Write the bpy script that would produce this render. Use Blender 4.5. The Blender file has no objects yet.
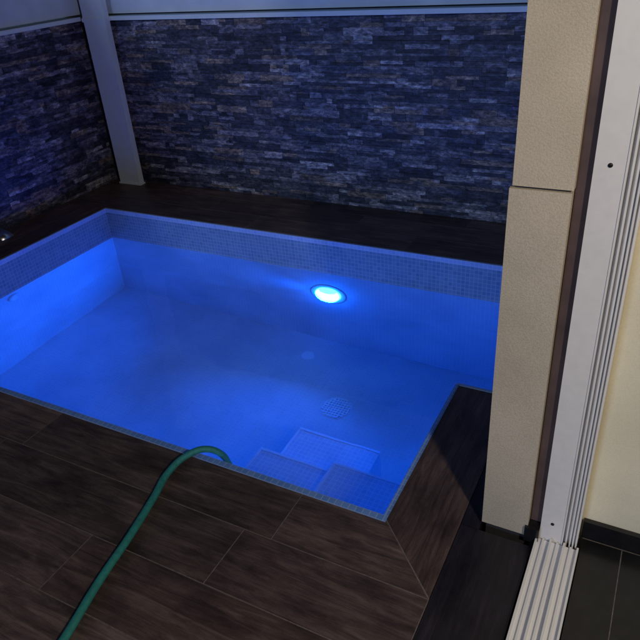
import bpy, bmesh, math, random
from mathutils import Vector, Matrix
random.seed(7)
S = 1.7
scene = bpy.context.scene
col = scene.collection

# ------------------------------------------------------------ camera
AX = Vector((.8856, .1818, -.4276)).normalized()
AY = Vector((.4595, -.4788, .7482)).normalized()
AZ = AX.cross(AY).normalized()
AY = AZ.cross(AX).normalized()
right = Vector((AX[0], AY[0], AZ[0])); down = Vector((AX[1], AY[1], AZ[1])); fwd = Vector((AX[2], AY[2], AZ[2]))
M = Matrix.Identity(4)
for i in range(3):
    M[i][0] = right[i]; M[i][1] = -down[i]; M[i][2] = -fwd[i]
M[2][3] = S
cd = bpy.data.cameras.new('camera'); cam = bpy.data.objects.new('camera', cd); col.objects.link(cam)
cam.matrix_world = M; cd.lens = 36 * 650 / 640; cd.sensor_width = 36; cd.clip_end = 1000; cd.clip_start = .02
scene.camera = cam
scene.view_settings.view_transform = 'Standard'; scene.view_settings.look = 'None'; scene.view_settings.exposure = 0

# ------------------------------------------------------------ mesh helper
class MB:
    def __init__(s):
        s.bm = bmesh.new(); s.uv = s.bm.loops.layers.uv.new('UVMap'); s.cl = s.bm.loops.layers.float_color.new('Col')
    def face(s, pts, c=(1, 1, 1), off=(0, 0), rot=False, smooth=False):
        vs = [s.bm.verts.new(p) for p in pts]
        f = s.bm.faces.new(vs); f.normal_update(); n = f.normal; f.smooth = smooth
        ax = max(range(3), key=lambda i: abs(n[i]))
        a, b = [(1, 2), (0, 2), (0, 1)][ax]
        for l in f.loops:
            p = l.vert.co; u, v = p[a], p[b]
            if rot: u, v = v, u
            l[s.uv].uv = (u + off[0], v + off[1]); l[s.cl] = (c[0], c[1], c[2], 1)
        return f
    def box(s, x0, x1, y0, y1, z0, z1, c=(1, 1, 1), off=(0, 0), rot=False):
        P = lambda i, j, k: ((x0, x1)[i], (y0, y1)[j], (z0, z1)[k])
        for q in ([(0,0,0),(0,1,0),(1,1,0),(1,0,0)], [(0,0,1),(1,0,1),(1,1,1),(0,1,1)], [(0,0,0),(1,0,0),(1,0,1),(0,0,1)],
                  [(0,1,0),(0,1,1),(1,1,1),(1,1,0)], [(0,0,0),(0,0,1),(0,1,1),(0,1,0)], [(1,0,0),(1,1,0),(1,1,1),(1,0,1)]):
            s.face([P(*t) for t in q], c, off, rot)
    def prism(s, poly, z0, z1, c=(1,1,1), off=(0,0), rot=False):
        n = len(poly)
        s.face([(x, y, z1) for x, y in poly], c, off, rot)
        s.face([(x, y, z0) for x, y in reversed(poly)], c, off, rot)
        for i in range(n):
            (xa, ya), (xb, yb) = poly[i], poly[(i+1) % n]
            s.face([(xa, ya, z0), (xb, yb, z0), (xb, yb, z1), (xa, ya, z1)], c, off, rot)
    def lathe(s, prof, mat, seg=32, c=(1,1,1)):
        rings = []
        for r, h in prof:
            rings.append([s.bm.verts.new(mat @ Vector((r*math.cos(2*math.pi*k/seg), r*math.sin(2*math.pi*k/seg), h))) for k in range(seg)])
        for a, b in zip(rings, rings[1:]):
            for k in range(seg):
                f = s.bm.faces.new((a[k], a[(k+1) % seg], b[(k+1) % seg], b[k])); f.smooth = True
                for l in f.loops: l[s.cl] = (*c, 1)
        f = s.bm.faces.new(rings[-1])
        for l in f.loops: l[s.cl] = (*c, 1)
    def build(s, name, m, parent=None, bevel=0, weld=False):
        if weld: bmesh.ops.remove_doubles(s.bm, verts=s.bm.verts, dist=1e-5)
        me = bpy.data.meshes.new(name); s.bm.to_mesh(me); s.bm.free()
        o = bpy.data.objects.new(name, me); col.objects.link(o); me.materials.append(m)
        if parent:
            o.parent = parent
            off = Vector(parent.location); q = parent.parent
            while q: off += Vector(q.location); q = q.parent
            o.location = -off
        if bevel:
            b = o.modifiers.new('bevel', 'BEVEL'); b.width = bevel; b.segments = 2; b.limit_method = 'ANGLE'
        return o

def empty(name, loc, label, cat, group=None):
    o = bpy.data.objects.new(name, None); col.objects.link(o); o.location = loc
    o['label'] = label; o['category'] = cat
    if group: o['group'] = group
    o.empty_display_size = .1
    return o
def struct(o):
    o['kind'] = 'structure'
    return o

# ------------------------------------------------------------ materials
def mat(name):
    m = bpy.data.materials.new(name); m.use_nodes = True; nt = m.node_tree
    b = nt.nodes['Principled BSDF']
    return m, nt, b
def N(nt, t, **kw):
    n = nt.nodes.new(t)
    for k, v in kw.items():
        if k in n.inputs: n.inputs[k].default_value = v
        else: setattr(n, k, v)
    return n
def ramp(nt, stops):
    r = nt.nodes.new('ShaderNodeValToRGB'); e = r.color_ramp.elements
    while len(e) < len(stops): e.new(.5)
    for el, (p, c) in zip(e, stops):
        el.position = p; el.color = (*c, 1) if len(c) == 3 else c
    return r
def mixc(nt, mode, fac, a, b):
    n = nt.nodes.new('ShaderNodeMix'); n.data_type = 'RGBA'; n.blend_type = mode
    L = nt.links
    for idx, v in ((0, fac), (6, a), (7, b)):
        if isinstance(v, bpy.types.NodeSocket): L.new(v, n.inputs[idx])
        else: n.inputs[idx].default_value = v if idx == 0 else (*v, 1)
    return n.outputs[2]
def bump(nt, b, h, strength, dist):
    n = nt.nodes.new('ShaderNodeBump'); n.inputs['Strength'].default_value = strength; n.inputs['Distance'].default_value = dist
    nt.links.new(h, n.inputs['Height']); nt.links.new(n.outputs[0], b.inputs['Normal'])

def plain(name, c, rough=.5, metal=0, nscale=30, var=.15, bstr=.05):
    m, nt, b = mat(name); L = nt.links
    tc = N(nt, 'ShaderNodeTexCoord'); no = N(nt, 'ShaderNodeTexNoise', Scale=nscale, Detail=6.0)
    L.new(tc.outputs['Object'], no.inputs['Vector'])
    r = ramp(nt, [(.3, tuple(x*(1-var) for x in c)), (.7, tuple(min(1, x*(1+var)) for x in c))])
    L.new(no.outputs[0], r.inputs[0]); L.new(r.outputs[0], b.inputs['Base Color'])
    b.inputs['Roughness'].default_value = rough; b.inputs['Metallic'].default_value = metal
    if bstr: bump(nt, b, no.outputs[0], bstr, .003)
    return m

def wood_mat(name, c0, c1, c2, rough=.45):
    m, nt, b = mat(name); L = nt.links
    uv = N(nt, 'ShaderNodeUVMap'); mp = N(nt, 'ShaderNodeMapping'); mp.inputs['Scale'].default_value = (1.8, 20, 1)
    L.new(uv.outputs[0], mp.inputs[0])
    n1 = N(nt, 'ShaderNodeTexNoise', Scale=1.7, Detail=10.0, Roughness=.74, Distortion=1.0); L.new(mp.outputs[0], n1.inputs['Vector'])
    mp2 = N(nt, 'ShaderNodeMapping'); mp2.inputs['Scale'].default_value = (2.6, 5, 1); L.new(uv.outputs[0], mp2.inputs[0])
    n2 = N(nt, 'ShaderNodeTexNoise', Scale=1.5, Detail=8.0, Roughness=.66); L.new(mp2.outputs[0], n2.inputs['Vector'])
    r = ramp(nt, [(.30, c0), (.5, c1), (.72, c2)]); L.new(n1.outputs[0], r.inputs[0])
    r2 = ramp(nt, [(.32, (.45, .43, .46)), (.68, (1.35, 1.28, 1.22))]); L.new(n2.outputs[0], r2.inputs[0])
    a = mixc(nt, 'MULTIPLY', 1.0, r.outputs[0], r2.outputs[0])
    at = N(nt, 'ShaderNodeAttribute'); at.attribute_name = 'Col'
    a = mixc(nt, 'MULTIPLY', 1.0, a, at.outputs['Color'])
    L.new(a, b.inputs['Base Color'])
    rr = N(nt, 'ShaderNodeMapRange'); rr.inputs['To Min'].default_value = rough - .1; rr.inputs['To Max'].default_value = rough + .18
    L.new(n2.outputs[0], rr.inputs[0]); L.new(rr.outputs[0], b.inputs['Roughness'])
    bump(nt, b, n1.outputs[0], .3, .002)
    return m

def mosaic_mat(name, ca, cb, cm, size=.026, mortar=.0022, spec=.5, rough=.3, bs=.4):
    m, nt, b = mat(name); L = nt.links
    uv = N(nt, 'ShaderNodeUVMap')
    br = N(nt, 'ShaderNodeTexBrick', offset=0.0, squash=1.0)
    br.inputs['Color1'].default_value = (*ca, 1); br.inputs['Color2'].default_value = (*cb, 1); br.inputs['Mortar'].default_value = (*cm, 1)
    br.inputs['Scale'].default_value = 1; br.inputs['Mortar Size'].default_value = mortar; br.inputs['Mortar Smooth'].default_value = .3
    br.inputs['Brick Width'].default_value = size; br.inputs['Row Height'].default_value = size; br.inputs['Bias'].default_value = 0
    L.new(uv.outputs[0], br.inputs['Vector'])
    no = N(nt, 'ShaderNodeTexNoise', Scale=2.3, Detail=5.0); L.new(uv.outputs[0], no.inputs['Vector'])
    r = ramp(nt, [(.3, (.80, .82, .85)), (.7, (1.06, 1.05, 1.05))]); L.new(no.outputs[0], r.inputs[0])
    L.new(mixc(nt, 'MULTIPLY', 1.0, br.outputs['Color'], r.outputs[0]), b.inputs['Base Color'])
    b.inputs['Roughness'].default_value = rough; b.inputs['Specular IOR Level'].default_value = spec
    inv = N(nt, 'ShaderNodeMath', operation='SUBTRACT'); inv.inputs[0].default_value = 1; L.new(br.outputs['Fac'], inv.inputs[1])
    if bs: bump(nt, b, inv.outputs[0], bs, .002)
    return m

def stone_mat():
    m, nt, b = mat('ledge_stone'); L = nt.links
    at = N(nt, 'ShaderNodeAttribute'); at.attribute_name = 'Col'
    tc = N(nt, 'ShaderNodeTexCoord')
    mp = N(nt, 'ShaderNodeMapping'); mp.inputs['Scale'].default_value = (1, 1, 2.4); L.new(tc.outputs['Object'], mp.inputs[0])
    n1 = N(nt, 'ShaderNodeTexNoise', Scale=22.0, Detail=10.0, Roughness=.76, Distortion=.4); L.new(mp.outputs[0], n1.inputs['Vector'])
    n2 = N(nt, 'ShaderNodeTexNoise', Scale=5.0, Detail=5.0, Roughness=.65); L.new(mp.outputs[0], n2.inputs['Vector'])
    r = ramp(nt, [(.38, (.20, .20, .26)), (.50, (.80, .80, .88)), (.62, (2.1, 2.05, 2.1))]); L.new(n1.outputs[0], r.inputs[0])
    r2 = ramp(nt, [(.38, (.42, .44, .56)), (.62, (1.36, 1.26, 1.16))]); L.new(n2.outputs[0], r2.inputs[0])
    a = mixc(nt, 'MULTIPLY', 1.0, at.outputs['Color'], r.outputs[0]); a = mixc(nt, 'MULTIPLY', 1.0, a, r2.outputs[0])
    L.new(a, b.inputs['Base Color']); b.inputs['Roughness'].default_value = .55
    bump(nt, b, n1.outputs[0], .35, .005)
    return m

def stucco_mat(name, c, scale=90, strength=.6, lo=.82):
    m, nt, b = mat(name); L = nt.links
    tc = N(nt, 'ShaderNodeTexCoord')
    n1 = N(nt, 'ShaderNodeTexNoise', Scale=float(scale), Detail=6.0, Roughness=.65); L.new(tc.outputs['Object'], n1.inputs['Vector'])
    n2 = N(nt, 'ShaderNodeTexNoise', Scale=3.0, Detail=6.0); L.new(tc.outputs['Object'], n2.inputs['Vector'])
    r = ramp(nt, [(.3, tuple(x*.82 for x in c)), (.7, tuple(x*1.06 for x in c))]); L.new(n2.outputs[0], r.inputs[0])
    r3 = ramp(nt, [(.35, (lo, lo, lo)), (.6, (1.03, 1.03, 1.03))]); L.new(n1.outputs[0], r3.inputs[0])
    L.new(mixc(nt, 'MULTIPLY', 1.0, r.outputs[0], r3.outputs[0]), b.inputs['Base Color'])
    b.inputs['Roughness'].default_value = .85
    bump(nt, b, n1.outputs[0], strength, .005)
    return m

WOOD = wood_mat('wood_look_tile', (.042, .031, .031), (.112, .082, .077), (.225, .172, .155))
SHADE_TILE = wood_mat('painted_shade_tile', (.009, .008, .014), (.018, .016, .026), (.034, .030, .046), .35)  # deck shade and a faint violet glow put into the tile colour
GROUT = plain('grout', (.19, .17, .165), .9, 0, 60, .3, .1)
MOSAIC = mosaic_mat('pool_mosaic', (.68, .72, .76), (.73, .76, .79), (.79, .81, .83), spec=.08, rough=.5, bs=.15)
STEPM = mosaic_mat('step_mosaic', (.68, .74, .80), (.76, .80, .84), (.90, .92, .94), mortar=.0024, spec=.08, rough=.5, bs=.15)
EDGE_LIGHT = mosaic_mat('painted_edge_light', (.93, .95, .96), (.95, .96, .97), (.9, .92, .94), spec=.08, rough=.5, bs=0)  # near-white colour paints light along the tread edges
RIM = mosaic_mat('rim_mosaic', (.14, .27, .38), (.21, .35, .46), (.34, .46, .55), mortar=.0022, rough=.28)
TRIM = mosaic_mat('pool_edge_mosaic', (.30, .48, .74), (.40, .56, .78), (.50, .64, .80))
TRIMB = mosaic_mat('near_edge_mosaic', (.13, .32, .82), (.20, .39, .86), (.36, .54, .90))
STONE = stone_mat()
BACKING = plain('stone_backing', (.03, .03, .035), .9)
WHITE = plain('white_paint', (.76, .88, .97), .5, 0, 14, .03, .02)
PANEL = plain('pale_panel', (.66, .76, .88), .55, 0, 5, .08, .03)
RENDER = stucco_mat('beige_render', (.70, .595, .44), 210, .45, .86)
PLASTER = stucco_mat('cream_plaster', (.86, .78, .56), 220, .10, .95)
ALU = plain('white_aluminium', (.87, .83, .78), .35, 0, 40, .03, .02)
TRACK = plain('track_aluminium', (.86, .86, .88), .4, 0, 8, .03, 0)
BROWN = plain('brown_seal', (.10, .062, .056), .6, 0, 12, .25)
BLACK = plain('black_tile', (.012, .012, .014), .25, 0, 25, .3, .02)
SCREW = plain('screw_metal', (.03, .03, .03), .4, .7)
CHROME = plain('chrome', (.75, .77, .8), .3, 1.0, 10, .03, 0)
PLASTIC = plain('white_plastic', (.80, .84, .88), .4, 0, 20, .05, .02)
HOSE = plain('green_hose', (.028, .26, .245), .6, 0, 60, .2, .06)
EARTH = plain('earth', (.06, .05, .04), .95, 0, 3, .3)

wm = bpy.data.materials.new('pool_water'); wm.use_nodes = True; nt = wm.node_tree; nt.nodes.clear()
out = N(nt, 'ShaderNodeOutputMaterial'); g = N(nt, 'ShaderNodeBsdfGlass', Roughness=0.0, IOR=1.33); g.inputs['Color'].default_value = (.72, .92, 1, 1)
tc = N(nt, 'ShaderNodeTexCoord'); no = N(nt, 'ShaderNodeTexNoise', Scale=3.0, Detail=3.0); nt.links.new(tc.outputs['Object'], no.inputs['Vector'])
bp = N(nt, 'ShaderNodeBump', Strength=.16, Distance=.02); nt.links.new(no.outputs[0], bp.inputs['Height']); nt.links.new(bp.outputs[0], g.inputs['Normal'])
nt.links.new(g.outputs[0], out.inputs[0])
WATER = wm
em = bpy.data.materials.new('lit_lens'); em.use_nodes = True; nt = em.node_tree; nt.nodes.clear()
out = N(nt, 'ShaderNodeOutputMaterial'); e = N(nt, 'ShaderNodeEmission', Strength=4.0); e.inputs[0].default_value = (.12, .75, 1, 1)
nt.links.new(e.outputs[0], out.inputs[0]); LENS = em

# ------------------------------------------------------------ dimensions (m)
px0, px1, xr = -3.785, -.335, -.62
py0, py1, yn = 1.42, 3.42, 2.235
ZW, ZF = -.242, -1.26
wallY, wallX, houseX = 4.05, -4.22, -.322
PW = .235
b = MB(); b.face([(-300, -300, -1.6), (300, -300, -1.6), (300, 300, -1.6), (-300, 300, -1.6)]); struct(b.build('ground', EARTH))

# ------------------------------------------------------------ deck
def tint():
    t = random.uniform(.72, 1.22)
    return (t * random.uniform(.96, 1.05), t, t * random.uniform(.95, 1.06))
def planks(b, x0, x1, y0, y1, along='x', start=0, step=None, length=1.18, ztop=0, g=.0042):
    if along == 'x':
        rows = []; y = y1
        if step == 'up':
            y = y0
            while y < y1 - .01: rows.append((y, min(y + PW, y1))); y += PW
        else:
            while y > y0 + .01: rows.append((max(y - PW, y0), y)); y -= PW
        for k, (ya, yb) in enumerate(rows):
            x = x0 - ((start + k * .395) % 1) * length
            while x < x1:
                xa, xb = max(x, x0), min(x + length, x1)
                if xb - xa > .02:
                    b.box(xa + g*.5, xb - g*.5, ya + g*.5, yb - g*.5, -.012, ztop, tint(), (random.uniform(0, 50), random.uniform(0, 50)))
                x += length
    else:
        x = x0; k = 0
        while x < x1 - .01:
            xa, xb = x, min(x + PW, x1); y = y0 - ((start + k * .395) % 1) * length
            while y < y1:
                ya, yb = max(y, y0), min(y + length, y1)
                if yb - ya > .02:
                    b.box(xa + g*.5, xb - g*.5, ya + g*.5, yb - g*.5, -.012, ztop, tint(), (random.uniform(0, 50), random.uniform(0, 50)), True)
                y += length
            x += PW; k += 1
b = MB()
xo = xr + PW
b_y = py0 - PW
planks(b, wallX, xo, -1.2, b_y, 'x', .30)
for i, (xa, xb) in enumerate([(wallX, -3.34), (-3.34, -2.12), (-2.12, -.93)]):
    b.box(xa + .002, xb - .002, b_y + .0022, py0, -.012, 0, tint(), (i*7.3, i*3.1))
b.prism([(-.93 + .002, b_y + .0022), (xo - .005, b_y + .0022), (xr - .003, py0), (-.93 + .002, py0)], -.012, 0, (1.0, 1, 1), (11, 5))
b.prism([(xr, py0 + .003), (xo, b_y + .005), (xo, yn), (xr, yn)], -.012, 0, (.80, .76, .76), (3, 9), True)  # darker tint paints the pillar's shadow onto this coping
planks(b, wallX, houseX, py1, wallY, 'x', .55, 'up')
planks(b, wallX, px0, py0, py1, 'y', .2)
struct(b.build('deck', WOOD))
b = MB()
gz = -.0012
b.box(wallX, xo, -1.2, py0 - .002, -.2, gz)
b.box(wallX, px0 - .002, py0 - .002, py1 + .002, -.2, gz); b.box(wallX, houseX, py1 + .002, wallY, -.2, gz)
b.box(xr + .002, xo, py0 - .002, yn - .002, -.2, gz)
struct(b.build('deck_grout', GROUT))
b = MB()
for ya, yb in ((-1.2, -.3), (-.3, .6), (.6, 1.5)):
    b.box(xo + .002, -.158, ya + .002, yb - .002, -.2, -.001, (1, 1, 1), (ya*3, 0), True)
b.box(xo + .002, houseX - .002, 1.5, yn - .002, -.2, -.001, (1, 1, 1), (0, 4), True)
struct(b.build('deck_shade_strip', SHADE_TILE))  # dark strip added to paint the shaded deck beside the track

# ------------------------------------------------------------ pool
pool = empty('swimming_pool', (-2.1, 2.4, ZF), 'small plunge pool lined with pale mosaic, glowing blue between the wooden deck and stone walls', 'pool')
def vquad(xa, ya, xb, yb):
    b = MB(); b.face([(xa, ya, ZF), (xb, yb, ZF), (xb, yb, ZW), (xa, ya, ZW)]); b.build('basin_wall', MOSAIC, pool)
    b = MB(); b.face([(xa, ya, ZW), (xb, yb, ZW), (xb, yb, -.002), (xa, ya, -.002)]); b.build('rim_band', RIM, pool)
vquad(px1, py1, px0, py1); vquad(px0, py1, px0, py0); vquad(px0, py0, xr, py0); vquad(xr, py0, xr, yn); vquad(xr, yn, px1, yn); vquad(px1, yn, px1, py1)
b = MB(); b.face([(px0, py0, ZF), (xr, py0, ZF), (xr, py1, ZF), (px0, py1, ZF)]); b.face([(xr, yn, ZF), (px1, yn, ZF), (px1, py1, ZF), (xr, py1, ZF)])
b.build('basin_floor', MOSAIC, pool)
for (xa, xb, ya, yb, d) in ((-1.158, xr - .002, py0 + .002, 2.05, .40), (-1.58, -1.160, py0 + .002, 2.05, .50), (-1.511, -1.04, 2.052, 2.335, .62)):
    zt = ZW - d
    b = MB(); b.box(xa, xb, ya, yb, ZF + .002, zt); st = b.build('step', STEPM, pool, bevel=.006)
    b = MB(); w_ = .012
    b.box(xa - .001, xb + .001, yb - w_, yb + .002, zt - .016, zt + .0025)
    b.box(xa - .002, xa + w_, ya, yb - w_ - .001, zt - .016, zt + .0025)
    b.build('painted_lit_edge', EDGE_LIGHT, st)  # thin strips added so the tread edges look lit
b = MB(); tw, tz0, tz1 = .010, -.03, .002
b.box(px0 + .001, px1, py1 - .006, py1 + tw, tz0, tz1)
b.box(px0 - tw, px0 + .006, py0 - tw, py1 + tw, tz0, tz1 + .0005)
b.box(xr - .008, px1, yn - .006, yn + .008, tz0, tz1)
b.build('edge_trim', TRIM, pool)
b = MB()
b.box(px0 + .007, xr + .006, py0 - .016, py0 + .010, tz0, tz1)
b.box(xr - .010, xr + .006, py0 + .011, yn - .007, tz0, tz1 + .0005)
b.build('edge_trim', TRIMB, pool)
b = MB(); cx, cy = -1.54, 2.81; R_ = .09
Tm = Matrix.Translation((cx, cy, ZF))
b.lathe([(R_ + .008, .001), (R_ + .006, .003), (R_, .004), (R_, .0015)], Tm)
for i in range(-4, 5):
    w = math.sqrt(max(0, R_**2 - (i*.02)**2))
    b.box(cx - w, cx + w, cy + i*.02 - .004, cy + i*.02 + .004, ZF + .003, ZF + .009)
    b.box(cx + i*.02 - .004, cx + i*.02 + .004, cy - w, cy + w, ZF + .0032, ZF + .0092)
b.build('drain_grate', PLASTIC, pool)
b = MB(); b.lathe([(.05, .001), (.048, .006), (.03, .009), (.028, .006)], Matrix.Translation((-1.95, 3.2, ZF)))
b.build('suction_fitting', PLASTIC, pool)
b = MB(); b.lathe([(.05, .001), (.048, .016), (.030, .022), (.022, .004)], Matrix.Translation((px0, 2.44, -.325)) @ Matrix.Rotation(math.pi/2, 4, 'Y'))
b.build('return_nozzle', PLASTIC, pool)
b = MB(); b.face([(px0 + .001, py0 + .001, ZW), (xr - .001, py0 + .001, ZW), (xr - .001, py1 - .001, ZW), (px0 + .001, py1 - .001, ZW)])
b.face([(xr - .001, yn + .001, ZW), (px1 - .001, yn + .001, ZW), (px1 - .001, py1 - .001, ZW), (xr - .001, py1 - .001, ZW)])
struct(b.build('water', WATER, weld=True))

# pool lamp
lx, lz = -1.873, -.567
lamp = empty('pool_lamp', (lx, py1, lz), 'round underwater lamp shining bluish white on the far wall of the pool', 'lamp')
Tl = Matrix.Translation((lx, py1, lz)) @ Matrix.Rotation(math.pi/2, 4, 'X')
b = MB(); b.lathe([(.138, .001), (.136, .004), (.128, .006), (.100, .005), (.098, .003)], Tl, 40); b.build('bezel', PLASTIC, lamp)
b = MB(); b.lathe([(.097, .004), (.090, .010), (.06, .014), (.02, .016)], Tl, 40); b.build('lens', LENS, lamp)
def light(name, kind, loc, energy, color, **kw):
    ld = bpy.data.lights.new(name, kind); ld.energy = energy; ld.color = color
    o = bpy.data.objects.new(name, ld); col.objects.link(o); o.location = loc
    for k, v in kw.items(): setattr(ld, k, v)
    return o
PB = (.0012, .108, 1.0)
o = light('pool_lamp_beam', 'AREA', (lx, py1 - .019, lz), 20, (.0038, .108, 1.0), shape='DISK', size=.185, spread=math.radians(128)); o.rotation_euler = (-math.pi/2 - math.radians(9), 0, 0)
for dv, en, an in (((-1, -.50, .13), 145, 78), ((1, -.66, .07), 88, 78)):
    o = light('pool_lamp_side', 'SPOT', (lx, py1 - .034, lz), en, PB, shadow_soft_size=.012, spot_size=math.radians(an), spot_blend=1.0)
    o.rotation_euler = Vector(dv).to_track_quat('-Z', 'Y').to_euler()
o = light('pool_lamp_glow', 'POINT', (lx, py1 - .065, lz), 4.0, PB, shadow_soft_size=.02)

# ------------------------------------------------------------ stone walls
def stone_colour():
    t = random.random()
    if t < .36: c = (.052, .060, .092)
    elif t < .60: c = (.105, .114, .158)
    elif t < .80: c = (.185, .193, .24)
    elif t < .90: c = (.31, .32, .365)
    else: c = (.24, .20, .175)
    k = random.uniform(.75, 1.25)
    return tuple(x*k for x in c)
def ledger(b, length, height, put):
    rd = lambda: random.uniform(.004, .0095)
    z = 0
    while z < height - .015:
        h = random.choice((.022, .028, .034, .040, .048))
        if z + h > height - .02: h = height - z
        u = -random.uniform(0, .2)
        while u < length:
            w = random.uniform(.08, .30) if random.random() < .8 else random.uniform(.04, .08)
            a, c = max(u, 0), min(u + w, length)
            if c - a > .01:
                if h > .033 and random.random() < .35:
                    m = h * random.uniform(.35, .65)
                    put(b, a, c, z, z + m, rd(), stone_colour())
                    q = a + (c - a) * random.uniform(.3, .7)
                    put(b, a, q, z + m, z + h, rd(), stone_colour()); put(b, q, c, z + m, z + h, rd(), stone_colour())
                else: put(b, a, c, z, z + h, rd(), stone_colour())
            u += w
        z += h
WH = 1.262
bw = empty('stone_wall', (-2.2, wallY, 0), 'long dark ledgestone wall behind the far side of the pool', 'wall')
b = MB(); b.box(wallX - .2, houseX, wallY, wallY + .18, -.3, WH); b.build('wall_core', BACKING, bw)
b = MB()
j = lambda: random.uniform(-.0012, .0012)
def put_back(b, a, c, z0, z1, d, cl):
    b.box(wallX + a + .0006, wallX + c - .0006, wallY - d, wallY + .01, z0 + .0006 + j()*.3, z1 - .0006 + j()*.3, cl)
ledger(b, houseX - wallX, WH, put_back); b.build('stone_cladding', STONE, bw)
b = MB(); b.box(wallX + .05, houseX, wallY - .05, wallY + .2, WH + .002, WH + .030); b.build('wall_capping', WHITE, bw, bevel=.004)
b = MB(); b.box(wallX + .02, houseX, wallY - .015, wallY + .10, WH + .045, WH + .60); b.build('upper_panel', PANEL, bw, bevel=.004)
lw = empty('stone_wall', (wallX, 2.5, 0), 'shorter dark ledgestone wall along the left side of the pool', 'wall')
b = MB(); b.box(wallX - .18, wallX, -1.2, wallY - .002, -.3, WH); b.build('wall_core', BACKING, lw)
b = MB()
def put_left(b, a, c, z0, z1, d, cl):
    b.box(wallX - .01, wallX + d, wallY - .03 - c + .0006, wallY - .03 - a - .0006, z0 + .0006 + j()*.3, z1 - .0006 + j()*.3, cl)
ledger(b, 3.4, WH, put_left); b.build('stone_cladding', STONE, lw)
b = MB(); b.box(wallX - .2, wallX + .045, -1.2, wallY - .06, WH + .002, WH + .030); b.build('wall_capping', WHITE, lw, bevel=.004)
b = MB(); b.box(wallX - .10, wallX + .012, -1.2, wallY - .02, WH + .045, WH + .60); b.build('upper_panel', PANEL, lw, bevel=.004)

post = empty('corner_post', (-4.0, 3.98, 0), 'white painted post standing in the corner where the two stone walls meet', 'post')
b = MB(); b.box(-4.105, -3.89, 3.945, 3.998, .012, 2.2); b.build('shaft', WHITE, post, bevel=.006)
b = MB(); b.box(-4.115, -3.88, 3.938, 4.0, 0, .012); b.build('base_plate', WHITE, post, bevel=.002)
b = MB(); b.box(-4.112, -3.883, 3.936, 3.999, WH + .0, WH + .026); b.build('collar', WHITE, post, bevel=.003)

# ------------------------------------------------------------ house side
FY = 1.525
hw = empty('house_wall', (-.25, FY, 0), 'rough beige rendered wall end standing as a pillar beside the door', 'wall')
b = MB(); b.box(houseX, -.178, FY, wallY - .06, .012, 1.150); b.build('lower_render', RENDER, hw, bevel=.008)
b = MB(); b.box(houseX + .006, -.176, FY + .004, wallY - .06, 1.156, 2.5); b.build('upper_render', RENDER, hw, bevel=.008)
b = MB(); b.box(houseX + .012, -.184, FY + .01, wallY - .08, -.2, 2.49); b.build('wall_core', BACKING, hw)
df = empty('sliding_door_frame', (-.09, 1.55, 0), 'white aluminium sliding door frame with grooved jamb and bottom track', 'door frame')
b = MB(); b.box(-.176, -.138, FY + .028, FY + .10, .06, 2.5); b.build('jamb_seal', BROWN, df)
b = MB(); b.box(-.186, -.142, FY - .01, FY + .05, 0, .058); b.build('seal_foot', BLACK, df, bevel=.003)
b = MB(); b.box(-.142, -.076, FY + .010, FY + .09, 0, 2.5); b.build('jamb_panel', ALU, df, bevel=.003)
b = MB(); b.box(-.076, -.030, FY + .032, FY + .09, 0, 2.5)
for xg, d in ((-.0755, .0), (-.064, .004), (-.053, .009), (-.044, .005), (-.035, .010)):
    b.box(xg, xg + .0045, FY + .008 + d, FY + .05, 0, 2.5)
b.build('jamb_channel', ALU, df, bevel=.001)
for z in (1.22, .085):
    b = MB(); b.lathe([(.0055, 0), (.005, .002), (.002, .0025)], Matrix.Translation((-.108, FY + .010, z)) @ Matrix.Rotation(math.pi/2, 4, 'X'), 16); b.build('screw', SCREW, df)
b = MB(); b.box(-.150, -.022, -1.2, FY + .006, -.1, .010)
for xg, hh in ((-.150, .024), (-.130, .018), (-.108, .026), (-.088, .018), (-.068, .028), (-.048, .018), (-.028, .024)):
    b.box(xg, xg + .006, -1.2, FY + .004, .008, hh)
b.build('bottom_track', TRACK, df, bevel=.001)
IY = 1.605
iw = empty('indoor_wall', (.6, IY, 0), 'cream plastered indoor wall to the right of the door frame', 'wall')
b = MB(); b.box(-.03, 2.4, IY + .012, IY + .15, -.1, 2.5); b.build('plaster', PLASTER, iw)
b = MB(); b.box(-.024, 2.4, IY - .006, IY + .011, 0, .07); b.build('skirting', BLACK, iw, bevel=.003)
b = MB()
for i in range(5):
    for k in range(6):
        xa = -.018 if i == 0 else .10 + (i-1)*.42
        b.box(xa, .10 + i*.42 - .004, IY - .01 - (k+1)*.6 + .004, IY - .01 - k*.6, -.05, 0)
struct(b.build('indoor_floor', BLACK))
b = MB(); b.box(-.018, 2.2, -2.2, IY - .002, -.1, -.003); struct(b.build('indoor_floor_grout', GROUT))

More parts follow.
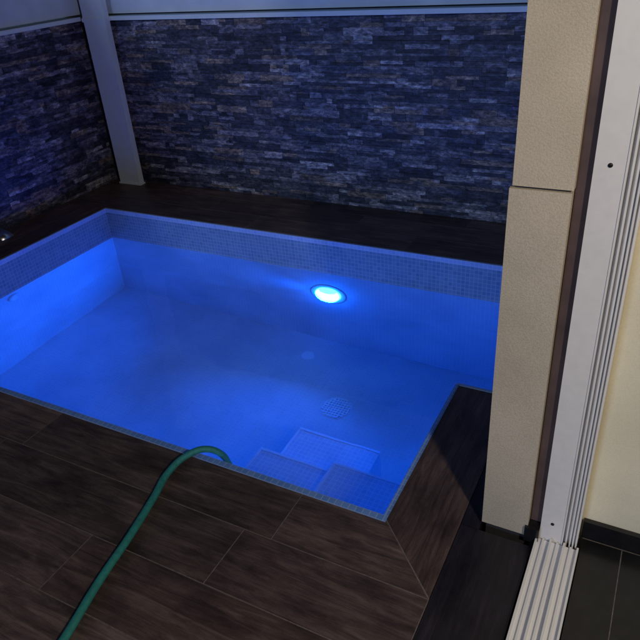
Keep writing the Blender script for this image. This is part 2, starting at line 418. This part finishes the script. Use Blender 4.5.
# ------------------------------------------------------------ small things
sp = empty('pool_spout', (-4.08, 2.60, 0), 'small silvery spout at the foot of the left stone wall, cut by the photo edge', 'spout')
b = MB(); b.box(-4.13, -4.03, 2.58, 2.70, 0, .012); b.build('base_plate', CHROME, sp, bevel=.003)
b = MB()
pr = [(-4.10, .012), (-4.10, .06), (-4.06, .085), (-3.98, .075), (-3.93, .05)]
for (xa, za), (xb, zb) in zip(pr, pr[1:]):
    b.face([(xa, 2.59, za), (xa, 2.69, za), (xb, 2.69, zb), (xb, 2.59, zb)], smooth=True)
o = b.build('blade', CHROME, sp, weld=True); so = o.modifiers.new('solid', 'SOLIDIFY'); so.thickness = .008

pts = [(-.70, .10, .0085), (-.742, .30, .0085), (-.757, .3725, .0085), (-.783, .476, .0085), (-.803, .581, .0085), (-.827, .685, .0090), (-.843, .755, .013), (-.832, .808, .020), (-.806, .840, .0215), (-.781, .858, .004), (-.769, .867, -.03), (-.766, .871, -.10), (-.766, .873, -.19)]
cu = bpy.data.curves.new('garden_hose', 'CURVE'); cu.dimensions = '3D'; cu.bevel_depth = .013; cu.bevel_resolution = 5; cu.use_fill_caps = True; cu.resolution_u = 10
sn = cu.splines.new('BEZIER'); sn.bezier_points.add(len(pts) - 1)
for p, q in zip(sn.bezier_points, pts):
    p.co = (q[0]*S, q[1]*S, q[2]*S); p.handle_left_type = p.handle_right_type = 'AUTO'
tmp = bpy.data.objects.new('tmp', cu); col.objects.link(tmp)
dg = bpy.context.evaluated_depsgraph_get(); me = bpy.data.meshes.new_from_object(tmp.evaluated_get(dg)); bpy.data.objects.remove(tmp)
me.name = 'garden_hose'; hose = bpy.data.objects.new('garden_hose', me); col.objects.link(hose); me.materials.clear(); me.materials.append(HOSE)
for f in me.polygons: f.use_smooth = True
hose['label'] = 'green garden hose lying across the wooden deck with its end in the pool'; hose['category'] = 'hose'

# ------------------------------------------------------------ light
light('room_lamp', 'POINT', (1.15, -.2, 2.3), 116, (1.0, .88, .73), shadow_soft_size=.09)
sun = light('cool_fill_sun', 'SUN', (0, -5, 6), .62, (.45, .62, 1.0), angle=math.radians(12))  # cool fill added from behind the camera to light the stone walls
d = Vector((.18, 1, -.26)).normalized(); sun.rotation_euler = d.to_track_quat('-Z', 'Y').to_euler()
w = bpy.data.worlds.new('World'); scene.world = w; w.use_nodes = True; nt = w.node_tree
sk = nt.nodes.new('ShaderNodeTexSky'); sk.sky_type = 'NISHITA'; sk.sun_disc = False; sk.sun_elevation = math.radians(-3); sk.sun_rotation = math.radians(200)
bg = nt.nodes['Background']; nt.links.new(sk.outputs[0], bg.inputs[0]); bg.inputs[1].default_value = .08
